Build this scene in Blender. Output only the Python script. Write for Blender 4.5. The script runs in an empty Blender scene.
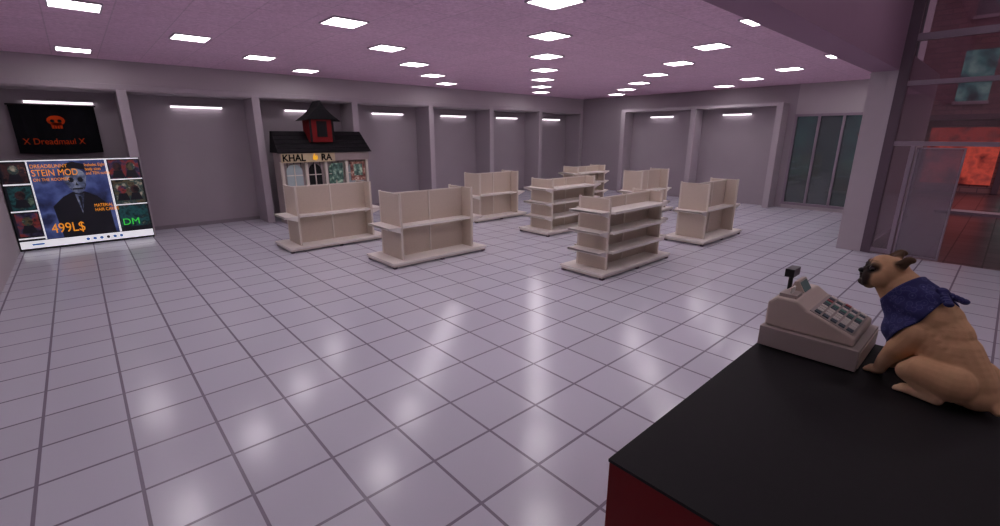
import bpy, bmesh, math, random
from mathutils import Vector, Matrix
from mathutils.bvhtree import BVHTree
from mathutils import noise as mn
random.seed(4)
U = 2.2   # eye height of the photographer in metres; room measured in this unit
scene = bpy.context.scene
scene.view_settings.view_transform = 'Standard'

def lin(c):
    return tuple(((v/255)/12.92 if v/255 <= 0.04045 else (((v/255)+0.055)/1.055)**2.4) for v in c)

# ------------------------------------------------------------------ materials
def new_mat(name):
    m = bpy.data.materials.new(name); m.use_nodes = True
    nt = m.node_tree
    return m, nt, nt.nodes['Principled BSDF']

def mat(name, rgb, rough=0.6, spec=0.3, metal=0.0, noise=0.06, nscale=6.0, bump=0.0):
    m, nt, b = new_mat(name)
    c = lin(rgb)
    b.inputs['Roughness'].default_value = rough
    b.inputs['Specular IOR Level'].default_value = spec
    b.inputs['Metallic'].default_value = metal
    tc = nt.nodes.new('ShaderNodeTexCoord')
    n = nt.nodes.new('ShaderNodeTexNoise'); n.inputs['Scale'].default_value = nscale
    n.inputs['Detail'].default_value = 4
    nt.links.new(tc.outputs['Object'], n.inputs['Vector'])
    r = nt.nodes.new('ShaderNodeMix'); r.data_type = 'RGBA'
    r.inputs[6].default_value = (*[v*(1-noise) for v in c], 1)
    r.inputs[7].default_value = (*[min(1, v*(1+noise)) for v in c], 1)
    nt.links.new(n.outputs['Fac'], r.inputs[0])
    nt.links.new(r.outputs[2], b.inputs['Base Color'])
    if bump:
        bp = nt.nodes.new('ShaderNodeBump'); bp.inputs['Strength'].default_value = bump
        bp.inputs['Distance'].default_value = 0.01
        nt.links.new(n.outputs['Fac'], bp.inputs['Height'])
        nt.links.new(bp.outputs[0], b.inputs['Normal'])
    return m

def emit(name, rgb, strength):
    m, nt, b = new_mat(name)
    b.inputs['Base Color'].default_value = (*lin(rgb), 1)
    b.inputs['Emission Color'].default_value = (*lin(rgb), 1)
    b.inputs['Emission Strength'].default_value = strength
    return m

def busy(name, cols, scale, strength, seed=0.0):
    """little photographic thumbnail: blotchy colour noise on a lit screen"""
    m, nt, b = new_mat(name)
    tc = nt.nodes.new('ShaderNodeTexCoord'); mp = nt.nodes.new('ShaderNodeMapping')
    mp.inputs['Location'].default_value = (seed, 0, seed*1.7)
    n = nt.nodes.new('ShaderNodeTexNoise'); n.inputs['Scale'].default_value = scale; n.inputs['Detail'].default_value = 5
    nt.links.new(tc.outputs['Object'], mp.inputs[0]); nt.links.new(mp.outputs[0], n.inputs['Vector'])
    cr = nt.nodes.new('ShaderNodeValToRGB'); e = cr.color_ramp.elements
    ps = [.34 + .34*i/(len(cols)-1) for i in range(len(cols))]
    e[0].position = ps[0]; e[0].color = (*lin(cols[0]), 1); e[1].position = ps[-1]; e[1].color = (*lin(cols[-1]), 1)
    for q, c in zip(ps[1:-1], cols[1:-1]):
        k = e.new(q); k.color = (*lin(c), 1)
    nt.links.new(n.outputs['Fac'], cr.inputs[0])
    nt.links.new(cr.outputs[0], b.inputs['Base Color']); nt.links.new(cr.outputs[0], b.inputs['Emission Color'])
    b.inputs['Emission Strength'].default_value = strength
    return m

def glass(name, tint, gloss=0.1, haze=0.0, hazecol=(120,120,130)):
    m = bpy.data.materials.new(name); m.use_nodes = True
    nt = m.node_tree; nt.nodes.clear()
    out = nt.nodes.new('ShaderNodeOutputMaterial')
    t = nt.nodes.new('ShaderNodeBsdfTransparent'); t.inputs[0].default_value = (*lin(tint), 1)
    d = nt.nodes.new('ShaderNodeBsdfDiffuse'); d.inputs[0].default_value = (*lin(hazecol), 1)
    g = nt.nodes.new('ShaderNodeBsdfGlossy'); g.inputs['Roughness'].default_value = 0.03
    m1 = nt.nodes.new('ShaderNodeMixShader'); m1.inputs[0].default_value = haze
    m2 = nt.nodes.new('ShaderNodeMixShader'); m2.inputs[0].default_value = gloss
    nt.links.new(t.outputs[0], m1.inputs[1]); nt.links.new(d.outputs[0], m1.inputs[2])
    nt.links.new(m1.outputs[0], m2.inputs[1]); nt.links.new(g.outputs[0], m2.inputs[2])
    nt.links.new(m2.outputs[0], out.inputs[0])
    return m

TILE = 0.234*U
def tile_mat(name, tile, grout, size, ox, oy, mortar=0.011, rough=0.2, spec=0.45, vary=0.05):
    m, nt, b = new_mat(name)
    tc = nt.nodes.new('ShaderNodeTexCoord')
    mp = nt.nodes.new('ShaderNodeMapping'); mp.inputs['Location'].default_value = (-ox, -oy, 0)
    nt.links.new(tc.outputs['Object'], mp.inputs['Vector'])
    br = nt.nodes.new('ShaderNodeTexBrick'); br.offset = 0; br.squash = 1
    c = lin(tile)
    br.inputs['Color1'].default_value = (*[v*(1-vary) for v in c], 1)
    br.inputs['Color2'].default_value = (*[min(1,v*(1+vary)) for v in c], 1)
    br.inputs['Mortar'].default_value = (*lin(grout), 1)
    br.inputs['Scale'].default_value = 1
    br.inputs['Mortar Size'].default_value = mortar
    br.inputs['Mortar Smooth'].default_value = 0.1
    br.inputs['Brick Width'].default_value = size
    br.inputs['Row Height'].default_value = size
    nt.links.new(mp.outputs[0], br.inputs['Vector'])
    nt.links.new(br.outputs['Color'], b.inputs['Base Color'])
    mr = nt.nodes.new('ShaderNodeMapRange')
    mr.inputs[3].default_value = rough; mr.inputs[4].default_value = rough+0.05
    nt.links.new(br.outputs['Fac'], mr.inputs[0])
    nt.links.new(mr.outputs[0], b.inputs['Roughness'])
    b.inputs['Specular IOR Level'].default_value = spec
    bp = nt.nodes.new('ShaderNodeBump'); bp.invert = True
    bp.inputs['Strength'].default_value = 0.4; bp.inputs['Distance'].default_value = 0.004
    nt.links.new(br.outputs['Fac'], bp.inputs['Height'])
    nt.links.new(bp.outputs[0], b.inputs['Normal'])
    return m

M_floor = tile_mat('floor_tile', (208,208,220), (140,133,148), TILE, 0.437*U, 1.052*U, rough=.19, spec=.5, vary=.03)
M_pave = tile_mat('street_paving', (104,80,86), (64,50,56), 0.5, 0, 0, rough=0.3, vary=0.25)

# ceiling : speckled panels
M_ceil, nt, b = new_mat('ceiling_panel')
tc = nt.nodes.new('ShaderNodeTexCoord')
n = nt.nodes.new('ShaderNodeTexNoise'); n.inputs['Scale'].default_value = 22; n.inputs['Detail'].default_value = 6
n.inputs['Roughness'].default_value = 0.75
nt.links.new(tc.outputs['Object'], n.inputs['Vector'])
cr = nt.nodes.new('ShaderNodeValToRGB')
cr.color_ramp.elements[0].position = 0.35; cr.color_ramp.elements[0].color = (*lin((216,174,202)), 1)
cr.color_ramp.elements[1].position = 0.65; cr.color_ramp.elements[1].color = (*lin((250,214,238)), 1)
nt.links.new(n.outputs['Fac'], cr.inputs[0])
br = nt.nodes.new('ShaderNodeTexBrick'); br.offset = 0
br.inputs['Scale'].default_value = 1; br.inputs['Brick Width'].default_value = 0.3*U; br.inputs['Row Height'].default_value = 0.3*U
br.inputs['Mortar Size'].default_value = 0.008
br.inputs['Color1'].default_value = (1,1,1,1); br.inputs['Color2'].default_value = (.95,.95,.95,1); br.inputs['Mortar'].default_value = (.8,.8,.8,1)
nt.links.new(tc.outputs['Object'], br.inputs['Vector'])
mx = nt.nodes.new('ShaderNodeMix'); mx.data_type = 'RGBA'; mx.blend_type = 'MULTIPLY'; mx.inputs[0].default_value = 1
nt.links.new(cr.outputs[0], mx.inputs[6]); nt.links.new(br.outputs['Color'], mx.inputs[7])
nt.links.new(mx.outputs[2], b.inputs['Base Color'])
b.inputs['Roughness'].default_value = 0.7

M_peg = mat('pegboard', (206,191,176), .6, .3, noise=.09, nscale=55)
M_wall = mat('wall_paint', (186,177,182), 0.8, 0.2, noise=0.03, nscale=2)
M_niche_shade = mat('niche_shade_paint', (164,154,161), 0.8, 0.2, noise=0.04, nscale=2)  # wall tone darkened: recess shade put into the colour
M_post = mat('post_paint', (180,170,177), 0.7, 0.25, noise=0.03)
M_beam = mat('bulkhead_paint', (160,128,150), 0.8, 0.2, noise=0.03)
M_base = mat('baseboard_paint', (140,130,138), 0.6, 0.3)
M_shelf = mat('shelf_enamel', (242,236,228), 0.4, 0.4, noise=0.02)
M_upr = mat('upright_enamel', (222,212,200), 0.45, 0.4, noise=0.02)
M_dark = mat('black_laminate', (30,29,31), 0.6, 0.2, noise=0.1, nscale=20)
M_red = mat('red_laminate', (120,8,14), 0.6, 0.3, noise=0.08)
M_frame = mat('mullion_metal', (146,130,144), 0.45, 0.5, noise=0.03)
M_framed = mat('jamb_metal', (96,80,92), 0.5, 0.4, noise=0.03)
M_glass = glass('clear_glass', (228,218,224), 0.13, 0.05, (170,140,155))
M_door = glass('door_glass', (205,198,210), 0.10, 0.25, (190,178,192))
M_teal = glass('window_glass', (165,178,182), 0.09, 0.22, (134,150,154))
M_lamp = emit('light_panel', (255,246,251), 14.5)
M_tube = emit('light_tube', (255,244,252), 2.6)
M_rim = mat('fixture_rim', (200,188,198), 0.5, 0.4)

# ------------------------------------------------------------------ mesh helpers
class MB:
    def __init__(s): s.bm = bmesh.new(); s.mats = []
    def mi(s, m):
        if m not in s.mats: s.mats.append(m)
        return s.mats.index(m)
    def hexa(s, p, m):
        v = [s.bm.verts.new(q) for q in p]
        for idx in ((3,2,1,0),(4,5,6,7),(0,1,5,4),(1,2,6,5),(2,3,7,6),(3,0,4,7)):
            f = s.bm.faces.new([v[i] for i in idx]); f.material_index = s.mi(m)
    def box(s, x0,x1,y0,y1,z0,z1, m):
        s.hexa([(x0,y0,z0),(x1,y0,z0),(x1,y1,z0),(x0,y1,z0),(x0,y0,z1),(x1,y0,z1),(x1,y1,z1),(x0,y1,z1)], m)
    def prism(s, prof, axis, a0, a1, m):
        def P(q,a): return (a,q[0],q[1]) if axis=='x' else ((q[0],a,q[1]) if axis=='y' else (q[0],q[1],a))
        A = [s.bm.verts.new(P(q,a0)) for q in prof]; B = [s.bm.verts.new(P(q,a1)) for q in prof]
        k = len(prof); i0 = s.mi(m)
        f=s.bm.faces.new(A); f.material_index=i0
        f=s.bm.faces.new(B[::-1]); f.material_index=i0
        for i in range(k):
            f=s.bm.faces.new([A[i],B[i],B[(i+1)%k],A[(i+1)%k]]); f.material_index=i0
    def cyl(s, c, r, z0, z1, m, seg=20, r2=None):
        r2 = r if r2 is None else r2
        A=[s.bm.verts.new((c[0]+r*math.cos(2*math.pi*i/seg), c[1]+r*math.sin(2*math.pi*i/seg), z0)) for i in range(seg)]
        B=[s.bm.verts.new((c[0]+r2*math.cos(2*math.pi*i/seg), c[1]+r2*math.sin(2*math.pi*i/seg), z1)) for i in range(seg)]
        k=s.mi(m)
        s.bm.faces.new(A[::-1]).material_index=k; s.bm.faces.new(B).material_index=k
        for i in range(seg): s.bm.faces.new([A[i],A[(i+1)%seg],B[(i+1)%seg],B[i]]).material_index=k
    def ball(s, c, r, m, seg=16):
        r = (r,r,r) if not hasattr(r,'__len__') else r
        mt = Matrix.Translation(c) @ Matrix.Diagonal((*r,1))
        res = bmesh.ops.create_uvsphere(s.bm, u_segments=seg, v_segments=seg//2+2, radius=1, matrix=mt)
        k = s.mi(m)
        for v in res['verts']:
            for f in v.link_faces: f.material_index = k; f.smooth = True
    def obj(s, name, parent=None, bevel=0):
        bmesh.ops.recalc_face_normals(s.bm, faces=s.bm.faces)
        me = bpy.data.meshes.new(name)
        s.bm.to_mesh(me); s.bm.free()
        for m in s.mats: me.materials.append(m)
        o = bpy.data.objects.new(name, me); scene.collection.objects.link(o)
        if bevel:
            b = o.modifiers.new('bevel','BEVEL'); b.width = bevel; b.segments = 2; b.limit_method='ANGLE'
        if parent: o.parent = parent
        return o

def empty(name):
    e = bpy.data.objects.new(name, None); scene.collection.objects.link(e); return e

def text(body, x, y, z, size, m, parent, name, sx=1.0, ext=0.002, align='LEFT'):
    c = bpy.data.curves.new(name, 'FONT'); c.body = body; c.size = size; c.extrude = ext
    c.align_x = align
    c.materials.append(m)
    o = bpy.data.objects.new(name, c); scene.collection.objects.link(o)
    o.location = (x,y,z); o.rotation_euler = (math.pi/2,0,0); o.scale = (sx,1,1)
    if parent: o.parent = parent
    return o

# ------------------------------------------------------------------ room shell
XL, XR = -0.53*U, 7.5*U
YB, YN = 5.85*U, 6.2*U
YC0, YC1 = 0.77*U, 0.95*U
ZC = 1.684*U
ZH = 2.5*U
XG = 5.1*U
YF = -2.0*U
ZT = 1.41*U

b=MB(); b.box(XL-.2, XG, YF-.2, YC1, -.1, 0, M_floor); b.box(XL-.2, XR+.9, YC1, YN+.2, -.1, 0, M_floor); b.obj('floor')
b=MB(); b.box(XL-.2, XR+.2, YC1, YN+.2, ZC, ZC+.1, M_ceil); b.obj('ceiling')
b=MB(); b.box(XL-.2, XG+.3, YF-.2, YC0, ZH, ZH+.1, M_ceil); b.obj('ceiling_front')
b=MB(); b.box(XL-.2, XG-.03*U, YC0, YC1, 1.515*U, ZH, M_beam); b.obj('trim_bulkhead')
b=MB(); b.box(XG-.03*U, XG+.12*U, YC0, YC1, 0, ZH, M_post); b.obj('wall_pier')
b=MB(); b.box(XG+.12*U, XR+.2, YC0, YC1, 0, ZC, M_wall); b.obj('wall_side')
b=MB(); b.box(XL-.2, XL, YF-.2, YN+.2, 0, ZH, M_wall); b.obj('wall_left')
b=MB(); b.box(XL, XG+.3, YF-.2, YF, 0, ZH, M_wall); b.obj('wall_front')
posts = [(-.53*U, -.52*U)] + [((.39+1.17*i)*U, (.46+1.17*i)*U) for i in range(7)]
b=MB()
b.box(XL, XR+.2, YN, YN+.2, 0, ZC, M_niche_shade)
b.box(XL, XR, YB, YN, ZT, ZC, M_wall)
for x0,x1 in posts[1:]: b.box(x0, x1, YB, YN, 0, ZT, M_niche_shade)
b.box(posts[-1][1]-.01, XR, YB, YN, 0, ZT, M_wall)
b.obj('wall_back')
b=MB()
b.box(XL, posts[-1][1], YB-.05, YB, ZT+.01*U, ZT+.06*U, M_post)
for x0,x1 in posts[1:]: b.box(x0-.01, x1+.01, YB-.05, YB, 0, ZT+.01*U, M_post)
b.obj('trim_back', bevel=.006)
b=MB()
for (a0,a1),(b0,b1) in zip(posts[:-1], posts[1:]): b.box(a1, b0, YN-.02, YN, 0, .09, M_base)
b.obj('baseboard_back')
wy0, wy1, wz0, wz1 = 1.02*U, 2.16*U, .05*U, 1.29*U
b=MB()
b.box(XR, XR+.2, wy1, YN, 0, ZC, M_niche_shade)
b.box(XR, XR+.2, YC1, wy0, 0, ZC, M_wall)
b.box(XR, XR+.2, wy0, wy1, 0, wz0, M_wall)
b.box(XR, XR+.2, wy0, wy1, wz1, ZC, M_wall)
b.obj('wall_right')
b=MB()
pw=.08*U
for y in (2.25*U, 3.46*U, 4.72*U): b.box(XR-.26*U, XR, y, y+pw, 0, ZT-.02, M_post)
b.box(XR-.26*U, XR, 2.25*U, 4.72*U+pw, ZT-.02, ZT+.03*U, M_post)
b.obj('trim_right', bevel=.006)
b=MB()
fx0,fx1 = XR-.04, XR+.1
b.box(fx0,fx1,wy0,wy1,wz0,wz0+.07,M_frame); b.box(fx0,fx1,wy0,wy1,wz1-.07,wz1,M_frame)
nw=4
for i in range(nw+1):
    y = wy0+.035+(wy1-wy0-.07)*i/nw
    b.box(fx0,fx1,y-.03,y+.03,wz0+.07,wz1-.07,M_frame)
b.box(XR+.03,XR+.04,wy0+.03,wy1-.03,wz0+.05,wz1-.05,M_teal)
b.obj('window_1')
gy1 = YC0; gy0=-1.9*U
def vm(b,y, z0, z1, w=.03*U, m=M_frame): b.box(XG-.05,XG+.07,y-w/2,y+w/2,z0,z1,m)
def hm(b,z, y0, y1, w=.035*U, m=M_frame): b.box(XG-.05,XG+.07,y0,y1,z-w/2,z+w/2,m)
b=MB(); b.box(XG-.06,XG+.08,.70*U,gy1,0,ZH,M_framed); b.obj('trim_1')
b=MB()
hm(b,.94*U, gy0,.70*U); hm(b,1.41*U,gy0,.70*U); hm(b,1.75*U,gy0,.70*U,.05*U); hm(b,2.1*U,gy0,.70*U)
for y in (-.1,-.45,-1.1,-1.85): vm(b,y*U,.96*U,ZH)
b.box(XG,XG+.01,gy0,.70*U,.96*U,ZH,M_glass)
b.obj('window_2')
b=MB(); vm(b,.575*U,0,.92*U); hm(b,.03*U,.59*U,.70*U); b.box(XG,XG+.01,.59*U,.70*U,.045*U,.92*U,M_glass); b.obj('window_3')
b=MB(); vm(b,-.45*U,0,.92*U); vm(b,-1.1*U,0,.92*U); vm(b,-1.85*U,0,.92*U); hm(b,.03*U,gy0,-.47*U)
b.box(XG,XG+.01,gy0,-.465*U,.045*U,.92*U,M_glass); b.obj('window_4')
b=MB()
b.box(XG-.02,XG-.005,.26*U,.55*U,.03,.91*U,M_door)
for y in (.26*U,.538*U): b.box(XG-.035,XG+.035,y,y+.012*U,.02,.91*U,M_frame)
b.box(XG-.035,XG+.035,.272*U,.538*U,.02,.05,M_frame); b.box(XG-.035,XG+.035,.272*U,.538*U,.90*U,.91*U,M_frame)
b.obj('door_1')

# ------------------------------------------------------------------ ceiling lights
s = .105*U
b=MB()
for i in range(-2,12):
    for j in range(-1,7):
        if (i-j)%3 != 2: continue
        x=(.76+.622*i)*U; y=(1.78+.594*j)*U
        if x < XL+.3 or x > XR-.4 or y < YC1+.05: continue
        b.box(x-s,x+s,y-s,y+s,ZC-.014,ZC-.004,M_lamp)
        for (x0,x1,y0,y1) in ((x-s-.02,x+s+.02,y-s-.02,y-s),(x-s-.02,x+s+.02,y+s,y+s+.02),(x-s-.02,x-s,y-s,y+s),(x+s,x+s+.02,y-s,y+s)):
            b.box(x0,x1,y0,y1,ZC-.02,ZC,M_rim)
b.obj('ceiling_light_panels')
b=MB()
for x in (.6,2.2,3.8):
    for y in (.1,-1.2):
        b.box(x*U-s,x*U+s,y*U-s,y*U+s,ZH-.02,ZH-.002,M_lamp)
b.obj('added_fill_panels_front')  # added glowing panels, out of view, to light the counter and dog
def bay_light(x0,x1,y0,y1,z):
    b=MB(); b.box(x0,x1,y0,y1,z,z+.035,M_tube)
    b.box(x0-.015,x1+.015,y0-.01,y1+.01,z+.035,z+.06,M_rim); b.obj('bay_light')
for (a0,a1),(b0,b1) in zip(posts[:-1], posts[1:]):
    c=(a1+b0)/2+.07*U; L=.24*U
    if a1<0: c=-.03*U
    bay_light(c-L,c+L,YN-.10,YN-.025,1.295*U)
for y in (2.93*U,4.15*U): bay_light(XR-.12,XR-.045,y-.2*U,y+.2*U,1.30*U)

# ------------------------------------------------------------------ gondola shelving (spine panel + two end-cap panels)
H=.57*U
def gondola(x0,x1,y0,y1,style):
    x0*=U;x1*=U;y0*=U;y1*=U
    b=MB()
    for fx in (x0+.05,(x0+x1)/2,x1-.05):
        for fy in (y0+.05,y1-.05): b.box(fx-.03,fx+.03,fy-.03,fy+.03,0,.035,M_framed)
    b.box(x0+.02,x1-.02,y0+.02,y1-.02,.03,.07,M_upr)
    b.box(x0,x1,y0,y1,.07,.105,M_shelf)
    e=.25
    cx0,cx1,cy0,cy1 = x0+e,x1-e,y0+.13,y1-.17
    t=.026; zb=.105; ym=(cy0+cy1)/2-.04; mx=(cx0+cx1)/2
    b.box(cx0+t,cx1-t,ym-t/2,ym+t/2,zb,H-.03,M_peg)                 # spine
    for xx in (cx0,cx1-t): b.box(xx,xx+t,cy0+.018,cy1-.018,zb,H-.012,M_peg)   # end-cap panels
    for xx in (cx0,cx1-t):
        for uy in (cy0,cy1): b.box(xx-.004,xx+t+.004,uy-.018,uy+.018,zb,H+.012,M_upr)
        b.box(xx-.002,xx+t+.002,cy0+.018,cy1-.018,H-.012,H,M_upr)
    b.box(cx0+t,cx1-t,ym-t/2-.006,ym+t/2+.006,H-.03,H-.008,M_upr)
    b.box(mx-.016,mx+.016,ym-t/2-.014,ym+t/2+.014,zb,H-.008,M_upr)
    levels = (.67,) if style=='plain' else (.40,.72,1.04)
    for z in levels:
        d=.25
        for xo,sg in ((cx0,-1),(cx1,1)):
            xa,xb=sorted((xo,xo+sg*d))
            b.box(xa,xb,cy0-.02,cy1+.02,z,z+.022,M_shelf)
            xe=xo+sg*d
            b.box(min(xe,xe-sg*.012),max(xe,xe-sg*.012),cy0-.02,cy1+.02,z-.012,z+.028,M_shelf)
            for yy in (cy0,cy1): b.prism([(xo,z),(xo,z-.09),(xe-sg*.02,z-.01),(xe-sg*.02,z)],'y',yy-.006,yy+.006,M_shelf)
        ya=ym-t/2; yo=(cy0+.03) if style=='plain' else (y0+.03)
        b.box(cx0+t+.004,cx1-t-.004,yo,ya,z,z+.022,M_shelf); b.box(cx0+t+.004 if style=='plain' else cx0,cx1-t-.004 if style=='plain' else cx1,yo-.012,yo,z-.014,z+.028,M_shelf)
        yb_=ym+t/2
        b.box(cx0+t+.004,cx1-t-.004,yb_,cy1+.1,z,z+.022,M_shelf)
        for xx in (cx0+t+.012,mx,cx1-t-.012):
            b.prism([(ya,z),(ya,z-.09),(yo+.02,z-.012),(yo+.02,z)],'x',xx-.005,xx+.005,M_shelf)
            b.prism([(yb_,z),(yb_,z-.09),(cy1+.08,z-.012),(cy1+.08,z)],'x',xx-.005,xx+.005,M_shelf)
    b.obj('gondola_shelf_unit')
for a in ((1.24,2.18,4.10,4.52,'plain'),(1.66,2.6,3.05,3.50,'plain'),(2.62,3.58,1.80,2.20,'full'),
          (3.36,4.22,4.13,4.55,'plain'),(3.43,4.36,3.05,3.48,'full'),(5.2,6.08,4.13,4.53,'full'),
          (5.14,6.03,3.06,3.46,'plain'),(4.19,5.08,1.79,2.20,'plain')):
    gondola(*a)

# ------------------------------------------------------------------ big display screen in first bay
K=lambda n,c,e=.0: emit(n,c,e)
E=.6
scr = empty('display_screen')
ys = YB-.10
b=MB()
X0,X1,Z1=-.525*U,.45*U,.80*U
b.box(X0,X1,ys,ys+.04,0,Z1,K('screen_casing',(16,16,20),.0))
b.obj('casing',scr)
def pl(bld,x0,x1,z0,z1,m,off=.004): bld.box(x0*U,x1*U,ys-off,ys-off+.003,z0*U,z1*U,m)
W=K('screen_white',(235,235,240),E); BK=K('screen_black',(14,14,22),E)
SB=busy('screen_backdrop',[(22,26,48),(44,54,100),(74,88,140),(28,34,66)],2.2,E*.8)
OR=K('screen_orange',(238,150,40),E); GR=K('screen_green',(60,200,70),E)
PG=busy('screen_face',[(30,34,52),(84,92,118),(136,142,160)],9,E*.8); BL=K('screen_blue',(50,90,150),E)
T=[busy('screen_thumb_%d'%i,c,7,E*.7,i*3.1) for i,c in enumerate((
   [(12,10,16),(60,34,34),(30,26,36),(150,90,60)],[(8,20,26),(26,74,76),(12,26,34),(100,120,100)],
   [(14,12,20),(46,42,70),(120,44,40),(20,16,24)],[(10,10,14),(80,70,50),(26,56,58),(160,150,130)]))]
b=MB()
pl(b,-.515,.445,.02,.085,W)
pl(b,-.515,.20,.09,.785,SB)
pl(b,.185,.445,.09,.785,BK)
pl(b,-.515,-.345,.09,.785,BK,.005)
pl(b,.185,.20,.09,.785,W,.006); pl(b,-.345,-.335,.09,.785,W,.006); pl(b,-.515,.445,.785,.795,W,.006)
pl(b,-.50,-.355,.60,.77,T[0],.006); pl(b,-.50,-.355,.365,.57,T[1],.006); pl(b,-.50,-.355,.13,.335,T[2],.006)
pl(b,.21,.435,.60,.775,T[2],.006); pl(b,.21,.435,.36,.585,T[3],.006); pl(b,.21,.435,.13,.335,T[1],.006)
for cx_,cz_,m_ in ((.27,.67,T[0]),(.37,.67,T[3]),(.27,.45,T[2]),(.37,.45,T[0]),(-.43,.67,T[3]),(-.43,.45,T[0]),(-.43,.22,T[3])):
    b.prism([((cx_+.035*math.cos(t*math.pi/5))*U,(cz_+.045+.04*math.sin(t*math.pi/5))*U) for t in range(10)],'y',ys-.012,ys-.008,m_)
    b.prism([((cx_-.05)*U,(cz_-.06)*U),((cx_+.05)*U,(cz_-.06)*U),((cx_+.03)*U,(cz_+.01)*U),((cx_-.03)*U,(cz_+.01)*U)],'y',ys-.012,ys-.008,BK)
for z in (.59,.345): pl(b,.20,.445,z,z+.010,W,.007)
for z in (.583,.348,.105): pl(b,-.515,-.345,z,z+.012,W,.007)
for i in range(6): b.prism([((-.06+.05*i)*U+.03*math.cos(t*math.pi/5), .052*U+.03*math.sin(t*math.pi/5)) for t in range(10)],'y',ys-.008,ys-.004,BL if i!=3 else BK)
pl(b,-.44,-.36,.045,.06,BL,.006)
def sh(pts,m,off): b.prism([(x*U,z*U) for x,z in pts],'y',ys-off-.003,ys-off,m)
sh([(-.22,.09),(-.24,.38),(-.16,.46),(-.09,.50),(.0,.50),(.08,.45),(.15,.36),(.16,.09)],BK,.006)
sh([(-.075,.48),(-.05,.30),(-.01,.48)],PG,.010)
sh([(-.056,.46),(-.045,.30),(-.034,.46)],BK,.014)
sh([(-.045+.085*math.cos(t*math.pi/8)*(1 if math.sin(t*math.pi/8)>0 else .8), .60+.115*math.sin(t*math.pi/8)) for t in range(16)],PG,.010)
for cx in (-.078,-.014): sh([(cx+.02*math.cos(t*math.pi/4), .61+.024*math.sin(t*math.pi/4)) for t in range(8)],BK,.014)
sh([(-.055,.56),(-.045,.59),(-.035,.56)],BK,.014); sh([(-.08,.52),(-.01,.52),(-.01,.535),(-.08,.535)],BK,.014)
sh([(-.14,.66),(-.13,.73),(-.09,.76),(-.04,.775),(.03,.75),(.06,.66),(.03,.70),(-.05,.715),(-.11,.70)],BK,.015)
b.obj('picture',scr)
yt=ys-.02
text('DREADBUNNY',-.325*U,yt,.725*U,.10,OR,scr,'headline_1',.8)
text('STEIN MOD',-.325*U,yt,.655*U,.18,OR,scr,'headline_2',.72)
text('ON THE ROOMEX',-.325*U,yt,.61*U,.08,OR,scr,'headline_3',.8)
text('499L$',-.29*U,yt,.14*U,.27,OR,scr,'price_text',.75)
text('Includes Eight\nbody sizes\nand TEN outfits',.035*U,yt,.73*U,.085,OR,scr,'side_text_1',.7)
text('MATERIAL\nHAIR CARDS',.04*U,yt,.35*U,.09,OR,scr,'side_text_2',.75)
text('DM',.22*U,yt,.15*U,.2,GR,scr,'side_text_3')

# banner
ban=empty('hanging_banner')
M_cloth=mat('banner_cloth',(24,24,28),.9,.1,noise=.3,nscale=3)
b=MB(); yb=YN-.10
nx=24
xa,xb_,za,zb=-.38*U,.21*U,.845*U,1.275*U
vs=[[b.bm.verts.new((xa+(xb_-xa)*i/nx, yb+.012*math.sin(i*1.3), (za if r==0 else zb)-.03*math.sin(math.pi*i/nx)*(1-r))) for i in range(nx+1)] for r in (0,1)]
for i in range(nx): f=b.bm.faces.new([vs[0][i],vs[0][i+1],vs[1][i+1],vs[1][i]]); f.material_index=b.mi(M_cloth)
o=b.obj('cloth',ban); so=o.modifiers.new('t','SOLIDIFY'); so.thickness=.006
b=MB(); b.box(xa-.03,xb_+.03,yb-.02,yb+.02,zb-.01,zb+.02,M_dark)
for x in (xa+.1,xb_-.1): b.box(x-.01,x+.01,yb-.005,YN-.001,zb,zb+.012,M_dark)
b.obj('rod',ban)
OB=mat('banner_orange',(205,70,25),.8,.1)
text('X Dreadmaul X',xa+.09,yb-.03,.925*U,.17,OB,ban,'lettering',.86)
b=MB()
def bs(pts,m,y): b.prism([(x,z) for x,z in pts],'y',y-.004,y,m)
cx,cz=(xa+xb_)/2,1.14*U
bs([(cx+.14*math.cos(t*math.pi/8), cz+.10*math.sin(t*math.pi/8)) for t in range(16)],OB,yb-.025)
bs([(cx-.08,cz-.16),(cx+.08,cz-.16),(cx+.09,cz-.05),(cx-.09,cz-.05)],OB,yb-.025)
for s_ in (-1,1): bs([(cx+s_*.055+.035*math.cos(t*math.pi/4), cz-.01+.035*math.sin(t*math.pi/4)) for t in range(8)],M_cloth,yb-.031)
for k_ in (-.04,0,.04): bs([(cx+k_-.005,cz-.16),(cx+k_+.005,cz-.16),(cx+k_+.005,cz-.1),(cx+k_-.005,cz-.1)],M_cloth,yb-.031)
b.obj('skull_print',ban)

# ------------------------------------------------------------------ haunted house stand
hh=empty('haunted_house_display')
M_plank=mat('grey_planks',(165,152,150),.8,.2,noise=.15,nscale=3)
M_roof=mat('black_shingles',(24,22,26),.8,.2,noise=.3,nscale=12,bump=.5)
M_hred=mat('barn_red',(120,24,26),.7,.2,noise=.15)
M_yel=emit('warm_yellow',(240,175,40),.6)
M_sign=mat('sign_board',(205,188,155),.7,.2,noise=.1)
M_ink=mat('sign_ink',(10,8,10),.8,.1)
M_post_g=busy('poster_green',[(30,50,50),(80,110,100),(180,200,180)],9,.2,2); M_post_r=busy('poster_red',[(60,34,34),(130,80,70),(200,180,165)],9,.2,5); M_win=emit('stand_window',(150,160,165),.15)
y0=5.56*U; y1=YB-.06
b=MB()
b.box(1.70*U,2.76*U,y0+.12,y1,0,.83*U,M_plank)
for i in range(14):
    x=(1.70+.0757*i)*U; b.box(x,x+.012,y0+.11,y0+.12,0,.70*U,M_roof)
for x in (1.70,1.97,2.2,2.46,2.73): b.box(x*U,(x+.03)*U,y0+.03,y0+.12,0,.72*U,M_upr)
b.box(1.69*U,2.77*U,y0-.02,y0+.12,.715*U,.805*U,M_plank)
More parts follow.
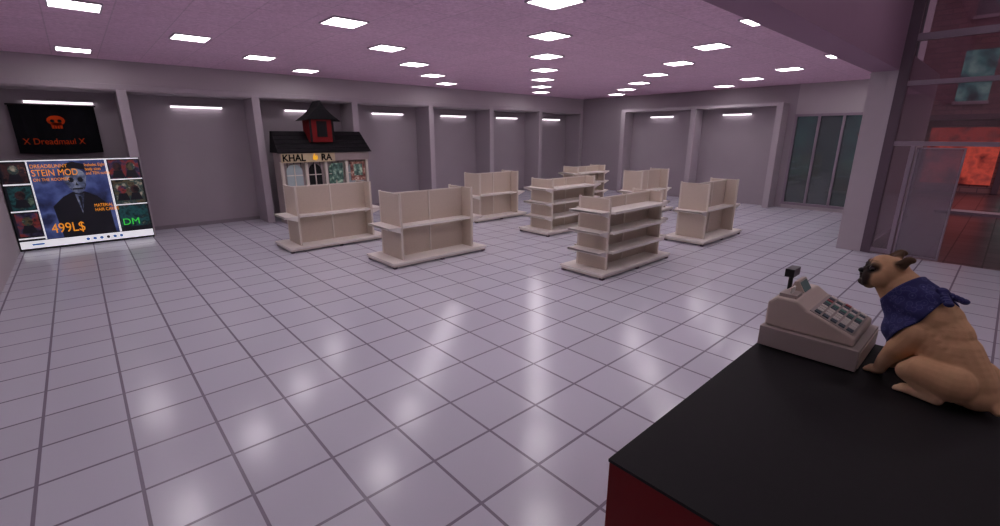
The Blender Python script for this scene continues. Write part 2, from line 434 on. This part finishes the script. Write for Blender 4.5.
b.box(1.70*U,2.32*U,y0-.05,y0-.02,.705*U,.805*U,M_sign)
for cx,hw,m in ((1.85,.09,M_win),(2.09,.075,M_dark),(2.34,.085,M_post_g),(2.6,.10,M_win)):
    prof=[((cx-hw)*U,.40*U),((cx+hw)*U,.40*U)]+[((cx+hw*math.cos(t*math.pi/8))*U,(.60+.08*math.sin(t*math.pi/8))*U) for t in range(9)]
    b.prism(prof,'y',y0+.095,y0+.115,m)
    b.box((cx-.006)*U,(cx+.006)*U,y0+.085,y0+.1,.40*U,.68*U,M_upr)
    b.box((cx-hw)*U,(cx+hw)*U,y0+.085,y0+.1,.55*U,.56*U,M_upr)
b.box(2.28*U,2.42*U,y0+.02,y0+.04,.48*U,.68*U,M_post_g); b.box(2.52*U,2.71*U,y0+.01,y0+.03,.46*U,.69*U,M_post_r)
b.box(2.56*U,2.67*U,y0+.0,y0+.012,.52*U,.66*U,M_post_g)
b.obj('house_front',hh)
b=MB()
x0,x1=1.67*U,2.80*U
b.hexa([(x0,y0-.05,.815*U),(x1,y0-.05,.815*U),(x1,y1,.815*U),(x0,y1,.815*U),
        (x0+.06,y1-.10,1.055*U),(x1-.06,y1-.10,1.055*U),(x1-.06,y1,1.055*U),(x0+.06,y1,1.055*U)],M_roof)
for i in range(5):
    t=i/5; yy=y0-.05+(y1-.10-y0+.05)*t; zz=(.815+.24*t)*U
    b.box(x0+.06*t,x1-.06*t,yy-.012,yy+.03,zz-.01,zz+.012,M_roof)
cx=2.22*U
yc0,yc1=y0+.10,y1-.02
b.box(cx-.145*U,cx+.145*U,yc0,yc1,.93*U,1.20*U,M_hred)
b.box(cx-.06*U,cx+.06*U,yc0-.02,yc0,.99*U,1.17*U,M_roof)
for s_ in (-.145,.12): b.box(cx+s_*U,cx+(s_+.025)*U,yc0-.015,yc0,.93*U,1.20*U,M_roof)
b.obj('roof',hh)
b=MB()
prof=[(cx-.23*U,1.17*U),(cx-.13*U,1.24*U),(cx-.05*U,1.32*U),(cx,1.40*U),(cx+.05*U,1.32*U),(cx+.13*U,1.24*U),(cx+.23*U,1.17*U),(cx+.13*U,1.19*U),(cx-.13*U,1.19*U)]
b.prism(prof,'y',yc0-.06,yc1,M_roof)
b.obj('cupola_roof',hh)
t1=text('KHAL',1.71*U,y0-.055,.722*U,.235,M_ink,hh,'sign_text_left',.95,.004); t1.data.offset=.006
t1=text('RA',2.15*U,y0-.055,.722*U,.235,M_ink,hh,'sign_text_right',.95,.004); t1.data.offset=.006
b=MB()
fx,fz=2.08*U,.755*U
b.prism([(fx-.06,fz-.04),(fx+.02,fz-.07),(fx+.07,fz-.02),(fx+.05,fz+.07),(fx+.01,fz+.01),(fx-.01,fz+.11),(fx-.05,fz+.03)],'y',y0-.062,y0-.05,M_yel)
b.obj('sign_flame',hh)

# ------------------------------------------------------------------ checkout counter
D=1.1; ZK=1.1
b=MB()
cx0,cx1,cy0,cy1=1.095*D,2.778*D,-.62,.682*D
b.box(cx0,cx1,cy0,cy1,0.0,ZK-.012,M_red)
b.box(cx0-.003,cx1+.003,cy0-.003,cy1+.003,ZK-.012,ZK,M_dark)
b.obj('checkout_counter')

# ------------------------------------------------------------------ cash register
M_reg=mat('register_plastic',(204,188,176),.5,.35,noise=.03)
M_reg2=mat('register_drawer',(176,164,158),.45,.4,noise=.04)
M_key=mat('key_cream',(222,216,210),.5,.3); M_keyd=mat('key_slate',(84,96,104),.5,.3)
M_kg=mat('key_green',(92,140,130),.5,.3); M_kr=mat('key_red',(170,86,90),.5,.3); M_blk=mat('black_plastic',(18,18,20),.35,.5)
M_lcd=emit('lcd_green',(90,110,110),.1)
reg=empty('cash_register')
rx0,rx1,ry0,ry1=2.575,3.03,.31,.745
b=MB()
b.box(rx0,rx1,ry0,ry1,ZK+.008,ZK+.115,M_reg2)
for x in (rx0+.04,rx1-.04):
    for y in (ry0+.04,ry1-.04): b.cyl((x,y),.015,ZK,ZK+.01,M_blk,10)
b.box(rx0+.02,rx1-.02,ry0-.006,ry0,ZK+.02,ZK+.105,M_reg)
b.obj('cash_drawer',reg,bevel=.012)
b=MB()
bx0,bx1=rx0+.03,rx1-.03
z=ZK+.117
prof=[(ry0+.03,z),(ry1-.01,z),(ry1-.01,z+.13),(ry1-.05,z+.165),(ry1-.14,z+.165),(ry1-.19,z+.13),(ry0+.03,z+.045)]
b.prism(prof,'x',bx0,bx1,M_reg)
b.obj('body',reg,bevel=.01)
sl=Vector((0,(ry1-.19)-(ry0+.03),.085)); L=sl.length; sl.normalize(); nrm=Vector((0,-sl.z,sl.y))
org=Vector((0,ry0+.03,z+.045))
def slab(bld,xa,xb2,ta,tb,h0,h1,m):
    P=[]
    for h in (h0,h1):
        for (x,t) in ((xa,ta),(xb2,ta),(xb2,tb),(xa,tb)):
            q=org+sl*t+nrm*h; P.append((x,q.y,q.z))
    bld.hexa(P,m)
b=MB()
slab(b,bx0+.02,bx1-.02,.015,L-.01,.0,.004,M_reg2)
cols,rows=9,5
for i in range(cols):
    for j in range(rows):
        x=bx0+.03+(bx1-bx0-.06)*(i+.12)/cols; xx=bx0+.03+(bx1-bx0-.06)*(i+.85)/cols
        ta=.02+(L-.04)*(j+.12)/rows; tb=.02+(L-.04)*(j+.85)/rows
        m=M_key if i in (1,2,3) else (M_kg if i==5 else (M_keyd if i in (0,4,7) else (M_kr if (i+j)%5==0 else M_key)))
        slab(b,x,xx,ta,tb,.004,.012,m)
b.obj('keyboard',reg)
b=MB()
zt=z+.165
b.prism([(ry1-.13,zt-.002),(ry1-.06,zt-.002),(ry1-.075,zt+.055),(ry1-.095,zt+.06)],'x',bx0+.17,bx0+.30,M_reg)
b.prism([(ry1-.131,zt+.004),(ry1-.128,zt+.004),(ry1-.098,zt+.052),(ry1-.101,zt+.052)],'x',bx0+.18,bx0+.29,M_lcd)
b.box(bx0+.03,bx0+.13,ry1-.13,ry1-.05,zt-.004,zt+.018,M_reg2)
b.box(bx0+.05,bx0+.11,ry1-.10,ry1-.092,zt+.016,zt+.05,M_shelf)
b.cyl((bx0+.27,ry1-.03),.011,z+.10,zt+.07,M_blk,14)
b.box(bx0+.215,bx0+.325,ry1-.055,ry1-.01,zt+.06,zt+.105,M_blk)
b.box(bx0+.225,bx0+.315,ry1-.011,ry1-.007,zt+.068,zt+.095,M_lcd)
b.obj('displays',reg,bevel=.004)

# ------------------------------------------------------------------ dog (fawn flat-faced, sitting)
F=Vector((.42,.907,0)).normalized(); Lf=Vector((-F.y,F.x,0)); O=Vector((2.60,-.05,ZK))
NU,NV=16,10
SV=[(0,0,1)]+[(math.sin(math.pi*j/NV)*math.cos(2*math.pi*i/NU),math.sin(math.pi*j/NV)*math.sin(2*math.pi*i/NU),math.cos(math.pi*j/NV)) for j in range(1,NV) for i in range(NU)]+[(0,0,-1)]
SF=[(0,1+i,1+(i+1)%NU) for i in range(NU)]
for j in range(NV-2):
    for i in range(NU): SF.append((1+j*NU+i,1+(j+1)*NU+i,1+(j+1)*NU+(i+1)%NU,1+j*NU+(i+1)%NU))
last=len(SV)-1
SF+=[(last,1+(NV-2)*NU+(i+1)%NU,1+(NV-2)*NU+i) for i in range(NU)]
PV=[];PF=[]
HM=None
def sph(c,r):
    r=r if hasattr(r,'__len__') else (r,r,r)
    k=len(PV)
    pts=[(c[0]+x*r[0],c[1]+y*r[1],c[2]+z_*r[2]) for x,y,z_ in SV]
    if HM is not None: pts=[tuple(HM@Vector(q)) for q in pts]
    PV.extend(pts); PF.extend([tuple(k+q for q in f_) for f_ in SF])
def caps(p,r,q,s2):
    p=Vector(p);q=Vector(q);n=max(3,int((q-p).length/(min(r,s2)*.3))+1)
    for i in range(n+1):
        t=i/n; sph(p.lerp(q,t),r+(s2-r)*t)
caps((-.005,0,.10),.098,(.07,0,.20),.105)
caps((.07,0,.20),.105,(.17,0,.275),.112)
caps((.17,0,.275),.112,(.235,0,.245),.098)
caps((.10,0,.27),.09,(.15,0,.33),.082)
sph((-.045,0,.07),(.07,.085,.065)); sph((.27,0,.22),(.055,.06,.07))
caps((.15,0,.32),.096,(.33,0,.445),.074)
caps((.23,0,.29),.080,(.355,0,.42),.062)
# head about its own origin (skull centre), turned to the dog's left
HM=Matrix.Translation((.375,.008,.480)) @ Matrix.Rotation(math.radians(42),4,'Z') @ Matrix.Rotation(math.radians(-6),4,'Y') @ Matrix.Scale(1.10,4)
sph((0,0,0),(.076,.082,.070)); sph((.020,0,.026),(.052,.064,.046))
for s_ in (-1,1):
    sph((.030,s_*.048,-.022),(.044,.036,.042))
    sph((.056,s_*.030,-.026),(.034,.034,.038))
    sph((.056,s_*.036,-.050),(.028,.022,.028))
    sph((.056,s_*.040,.026),(.018,.022,.013))
    sph((.064,s_*.018,.010),(.018,.020,.010))
sph((.068,0,-.008),(.022,.036,.018)); sph((.058,0,-.062),(.034,.036,.018))
for s_ in (-1,1):
    for i in range(7):
        t=i/6; w=.027*(1-t)**.5+.007
        sph((-.022-.018*t,s_*(.054+.016*t),.048+.036*t),(w*.5,w*.9,w*.7+.003))
    for i in range(6):
        t=i/5; w=.018*(1-t)+.007
        sph((-.036+.042*t,s_*(.072+.010*t),.080-.028*t),(w*.9,w*.5,w*.6))
HMh=HM.copy(); HM=None
for s_,dx in ((1,0),(-1,.02)):
    caps((.17,s_*.07,.26),.062,(.22,s_*.08,.17),.048)
    caps((.22,s_*.08,.17),.046,(.265,s_*.07,.09),.032)
    caps((.265,s_*.07,.09),.032,(.283+dx,s_*.066,.032),.026)
    sph((.298+dx,s_*.066,.022),(.036,.030,.021))
    for k_ in (-.019,-.006,.007,.02): caps((.31+dx,s_*.066+k_,.017),.0115,(.335+dx-abs(k_)*.4,s_*.066+k_*1.15,.012),.0105)
    caps((.005,s_*.075,.11),.082,(.10,s_*.11,.125),.062)
    caps((.10,s_*.11,.125),.06,(.145,s_*.118,.10),.043)
    caps((.145,s_*.118,.095),.038,(.03,s_*.118,.035),.024)
    caps((.02,s_*.118,.03),.024,(.11,s_*.122,.022),.021)
    sph((.13,s_*.123,.022),(.034,.028,.021))
    for k_ in (-.019,-.006,.007,.02): caps((.14,s_*.123+k_,.016),.0115,(.168-abs(k_)*.4,s_*.123+k_*1.15,.012),.0105)
caps((-.09,0,.06),.028,(-.125,.012,.035),.014)
me=bpy.data.meshes.new('tmp'); me.from_pydata(PV,[],PF); me.update()
tmp=bpy.data.objects.new('tmp',me); scene.collection.objects.link(tmp)
r=tmp.modifiers.new('r','REMESH'); r.mode='VOXEL'; r.voxel_size=.0042; r.use_smooth_shade=True
sm=tmp.modifiers.new('s','SMOOTH'); sm.factor=.5; sm.iterations=6
dg=bpy.context.evaluated_depsgraph_get()
dm=bpy.data.meshes.new_from_object(tmp.evaluated_get(dg))
bpy.data.objects.remove(tmp)
bvh=BVHTree.FromPolygons([v.co.copy() for v in dm.vertices],[p.vertices[:] for p in dm.polygons])
ca=dm.color_attributes.new('fur','FLOAT_COLOR','POINT')
fawn=Vector(lin((220,176,134))); tan=Vector(lin((234,204,170))); dark=Vector(lin((26,20,21))); brown=Vector(lin((130,94,72)))
def ss(a,b_,x): t=max(0,min(1,(x-a)/(b_-a))); return t*t*(3-2*t)
inv=HMh.inverted()
for i,v in enumerate(dm.vertices):
    p=v.co; c=fawn.copy(); q=inv@p
    c=c.lerp(tan,ss(.02,.14,-(p.z-.25*p.x-.13))*.5)
    c=c*(1+mn.noise(p*14)*.14+mn.noise(p*60)*.05)
    if q.length<.15:
        c=c.lerp(brown,.3*ss(.15,.10,q.length) if False else .12)
        mz=1-ss(.056,.078,(q-Vector((.074,0,-.030))).length+mn.noise(p*30)*.012); c=c.lerp(dark,mz*.97)
        for s_ in (-1,1):
            c=c.lerp(dark,.94*(1-ss(.018,.036,(q-Vector((.060,s_*.044,.014))).length)))
            c=c.lerp(dark,.85*(1-ss(.032,.048,(q-Vector((-.022,s_*.072,.076))).length)))
        w=abs(q.z-.038-.2*abs(q.y))
        if q.x>.03 and abs(q.y)<.04: c=c*(1-.45*(1-ss(.0,.005,w)))
    if p.z<.03: c=c.lerp(tan,.6*(1-ss(0,.03,p.z)))
    ca.data[i].color=(*c,1)
M_fur,nt,bb=new_mat('fawn_fur')
at=nt.nodes.new('ShaderNodeAttribute'); at.attribute_name='fur'; nt.links.new(at.outputs['Color'],bb.inputs['Base Color'])
bb.inputs['Roughness'].default_value=.7; bb.inputs['Specular IOR Level'].default_value=.2
tc=nt.nodes.new('ShaderNodeTexCoord'); nn=nt.nodes.new('ShaderNodeTexNoise'); nn.inputs['Scale'].default_value=180
nt.links.new(tc.outputs['Object'],nn.inputs['Vector']); bp=nt.nodes.new('ShaderNodeBump'); bp.inputs['Strength'].default_value=.25; bp.inputs['Distance'].default_value=.002
nt.links.new(nn.outputs['Fac'],bp.inputs['Height']); nt.links.new(bp.outputs[0],bb.inputs['Normal'])
dm.materials.clear(); dm.materials.append(M_fur)
for p in dm.polygons: p.use_smooth=True
RM=Matrix(((F.x,Lf.x,0,O.x),(F.y,Lf.y,0,O.y),(0,0,1,O.z),(0,0,0,1)))
dog=empty('sitting_dog'); dog.matrix_world=RM
zmin=min(v.co.z for v in dm.vertices)
body=bpy.data.objects.new('body',dm); scene.collection.objects.link(body); body.parent=dog; body.location=(0,0,-zmin)
b=MB()
M_eye=mat('eye_dark',(20,12,10),.08,.8); M_nose=mat('nose_black',(14,12,14),.3,.5)
dz=Vector((0,0,-zmin))
for s_ in (-1,1): b.ball(HMh@Vector((.064,s_*.046,.012))+dz,.0145,M_eye,14)
b.ball(HMh@Vector((.089,0,-.012))+dz,(.015,.017,.013),M_nose,14)
b.obj('eyes_and_nose',dog)
M_ban,nt,bb=new_mat('navy_bandana')
tc=nt.nodes.new('ShaderNodeTexCoord')
vo=nt.nodes.new('ShaderNodeTexVoronoi'); vo.inputs['Scale'].default_value=34; vo.feature='F1'
nt.links.new(tc.outputs['Object'],vo.inputs['Vector'])
cr=nt.nodes.new('ShaderNodeValToRGB')
els=cr.color_ramp.elements
els[0].position=0.10; els[0].color=(*lin((96,98,150)),1)
els[1].position=0.18; els[1].color=(*lin((52,54,112)),1)
for q,c in ((.38,(50,52,108)),(.43,(82,84,136)),(.48,(50,52,108)),(.7,(46,48,100))):
    e=els.new(q); e.color=(*lin(c),1)
nt.links.new(vo.outputs['Distance'],cr.inputs[0]); nt.links.new(cr.outputs[0],bb.inputs['Base Color']); bb.inputs['Roughness'].default_value=.85
A0=Vector((.300,0,.425)); A1=Vector((.115,0,.285)); ax=(A1-A0).normalized()
e1=Vector((-.66,0,.75)); e1=(e1-ax*e1.dot(ax)).normalized(); e2=Vector((0,1,0))
NT,NR=72,16
bmb=bmesh.new(); grid=[]
for i in range(NT):
    th=2*math.pi*i/NT
    d=(e1*math.cos(th)+e2*math.sin(th)).normalized()
    # narrow band over the nape, triangle hanging at the throat
    tend=.60+.16*abs(math.sin(th))**2+.22*max(0,-math.cos(th))**3
    row=[]; prev=None
    for j in range(NR+1):
        t=tend*j/NR; c=A0.lerp(A1,t)
        hit=bvh.ray_cast(c+d*.34,-d)
        rad=(hit[0]-c).dot(d) if hit[0] is not None else .1
        rad=rad+.007+.007*math.sin(th*6+j*.5)*(j/NR)
        if prev is not None: rad=min(max(rad,prev-.004),prev+.016)
        elif rad>.105: rad=.085
        prev=rad
        row.append(bmb.verts.new(c+d*max(rad,.02)-Vector((0,0,zmin))))
    grid.append(row)
for i in range(NT):
    for j in range(NR): bmb.faces.new([grid[i][j],grid[(i+1)%NT][j],grid[(i+1)%NT][j+1],grid[i][j+1]])
# knot and two tails behind the neck
def addball(c,r):
    bmesh.ops.create_uvsphere(bmb,u_segments=12,v_segments=8,radius=1,matrix=Matrix.Translation(c)@Matrix.Diagonal((*r,1)))
kn=A0.lerp(A1,.42)+e1*.105-Vector((0,0,zmin))
addball(kn,(.020,.022,.016))
for s_ in (-1,1):
    for q in range(5): addball(kn+Vector((-.010-.012*q,s_*(.010+.010*q),-.004-.006*q)),(.013,.013,.007))
bmesh.ops.recalc_face_normals(bmb,faces=bmb.faces)
bme=bpy.data.meshes.new('bandana'); bmb.to_mesh(bme); bmb.free(); bme.materials.append(M_ban)
for p in bme.polygons: p.use_smooth=True
bo=bpy.data.objects.new('bandana',bme); scene.collection.objects.link(bo); bo.parent=dog
m_=bo.modifiers.new('sm','SMOOTH'); m_.iterations=3; m_.factor=.5
m_=bo.modifiers.new('so','SOLIDIFY'); m_.thickness=.006; m_.offset=1

# ------------------------------------------------------------------ exterior street
b=MB(); b.box(XG+.0,16*U,-9*U,YC0,-.12,-.02,M_pave); b.box(XR+.9,16*U,YC0,9*U,-.12,-.02,M_pave); b.obj('ground_street')
M_brick,nt,bb=new_mat('mauve_brick')
tc=nt.nodes.new('ShaderNodeTexCoord')
brk=nt.nodes.new('ShaderNodeTexBrick'); brk.inputs['Scale'].default_value=1
brk.inputs['Brick Width'].default_value=.5; brk.inputs['Row Height'].default_value=.2; brk.inputs['Mortar Size'].default_value=.015
brk.inputs['Color1'].default_value=(*lin((150,116,120)),1); brk.inputs['Color2'].default_value=(*lin((128,98,104)),1); brk.inputs['Mortar'].default_value=(*lin((110,88,96)),1)
sx=nt.nodes.new('ShaderNodeSeparateXYZ'); cb=nt.nodes.new('ShaderNodeCombineXYZ')
nt.links.new(tc.outputs['Object'],sx.inputs[0]); nt.links.new(sx.outputs['Y'],cb.inputs['X']); nt.links.new(sx.outputs['Z'],cb.inputs['Y'])
nt.links.new(cb.outputs[0],brk.inputs['Vector']); nt.links.new(brk.outputs['Color'],bb.inputs['Base Color']); bb.inputs['Roughness'].default_value=.9
M_curb=mat('curb_stone',(175,165,175),.8,.2); M_redl=emit('neon_red',(255,80,60),2.2); M_tl=emit('neon_teal',(70,220,200),1.5); M_tealwall=mat('teal_wall',(84,112,114),.8,.2)
M_wr=busy('lit_window_red',[(80,30,34),(200,80,66),(110,50,52)],1.5,.4); M_ww=busy('dark_window',[(50,46,54),(80,70,80),(56,92,98)],1.5,.25)
M_wt=busy('lit_window_teal',[(30,50,54),(60,120,120),(120,170,160)],2,.35,3)
b=MB()
b.box(12*U,12.5*U,-9*U,1.5*U,-.02,6*U,M_brick)
for j,z in enumerate((1.6,3.0,4.4)):
    for i in range(12):
        y=(-8.5+.82*i)*U
        b.box(12*U-.05,12*U,y,y+.42*U,z*U,(z+.85)*U,(M_ww,M_wr,M_ww,M_wt)[(i+j)%4])
        b.box(12*U-.15,12*U-.05,y-.05,y+.42*U+.05,z*U-.12,z*U,M_curb)
# ground floor shop windows
for i in range(9):
    y=(-8.6+1.1*i)*U
    b.box(12*U-.08,12*U,y,y+.95*U,.15*U,1.15*U,(M_ww,M_wt,M_wr)[i%3])
    b.box(12*U-.14,12*U,y-.12*U,y-.04*U,0,1.2*U,M_framed)
b.box(11.4*U,12*U,-9*U,1.5*U,1.28*U,1.36*U,M_framed)
for y in (-4.6,-3.1,-1.9,-.8): b.box(11.4*U-.03,11.4*U,y*U,(y+.35)*U,1.30*U,1.34*U,M_redl)
b.obj('brick_building')
b=MB(); b.box(11.5*U,12*U,1.6*U,8*U,-.02,5*U,M_tealwall)
for i in range(6):
    b.box(11.5*U-.06,11.5*U,(1.9+i)*U,(2.5+i)*U,.2*U,1.5*U,M_wt)
b.box(11.5*U-.12,11.5*U-.06,2.1*U,2.16*U,1.0*U,1.04*U,M_redl)
b.obj('neighbouring_shop')
b=MB(); b.box(8.6*U,8.85*U,-9*U,.6*U,-.02,.06,M_curb); b.obj('street_curb')
b=MB(); px,py=9.6*U,-.62*U
b.cyl((px,py),.16,-.02,.3,M_framed,16,.09); b.cyl((px,py),.06,.3,2.6,M_framed,12); b.cyl((px,py),.18,2.6,2.65,M_framed,16)
b.cyl((px,py),.13,2.65,3.0,M_redl,16,.18); b.cyl((px,py),.24,3.0,3.2,M_framed,16,.02)
b.obj('street_lamp')

# ------------------------------------------------------------------ lights
def area(name,loc,rot,sx_,sy_,e,col):
    l=bpy.data.lights.new(name,'AREA'); l.shape='RECTANGLE'; l.size=sx_; l.size_y=sy_; l.energy=e; l.color=col
    o=bpy.data.objects.new(name,l); o.location=loc; o.rotation_euler=rot; scene.collection.objects.link(o)
w=bpy.data.worlds.new('night_sky'); scene.world=w; w.use_nodes=True
bg=w.node_tree.nodes['Background']; bg.inputs[0].default_value=(*lin((160,135,152)),1); bg.inputs[1].default_value=.6
area('street_glow_light',(9*U,-1*U,3.2*U),(0,math.radians(-35),0),3,6,160,(1,.62,.6))

# ------------------------------------------------------------------ camera
f=455.0; p=math.atan(127/455.0); ya=math.radians(47.8)
fh=Vector((math.cos(ya),math.sin(ya),0)); rt=Vector((math.sin(ya),-math.cos(ya),0))
fw=fh*math.cos(p)+Vector((0,0,-math.sin(p))); up=fh*math.sin(p)+Vector((0,0,math.cos(p)))
cd=bpy.data.cameras.new('camera'); cam=bpy.data.objects.new('camera',cd); scene.collection.objects.link(cam)
cd.sensor_width=36; cd.lens=f/1000*36; cd.clip_end=200; cd.clip_start=.02
cam.matrix_world=Matrix(((rt.x,up.x,-fw.x,0),(rt.y,up.y,-fw.y,0),(rt.z,up.z,-fw.z,U),(0,0,0,1)))
scene.camera=cam
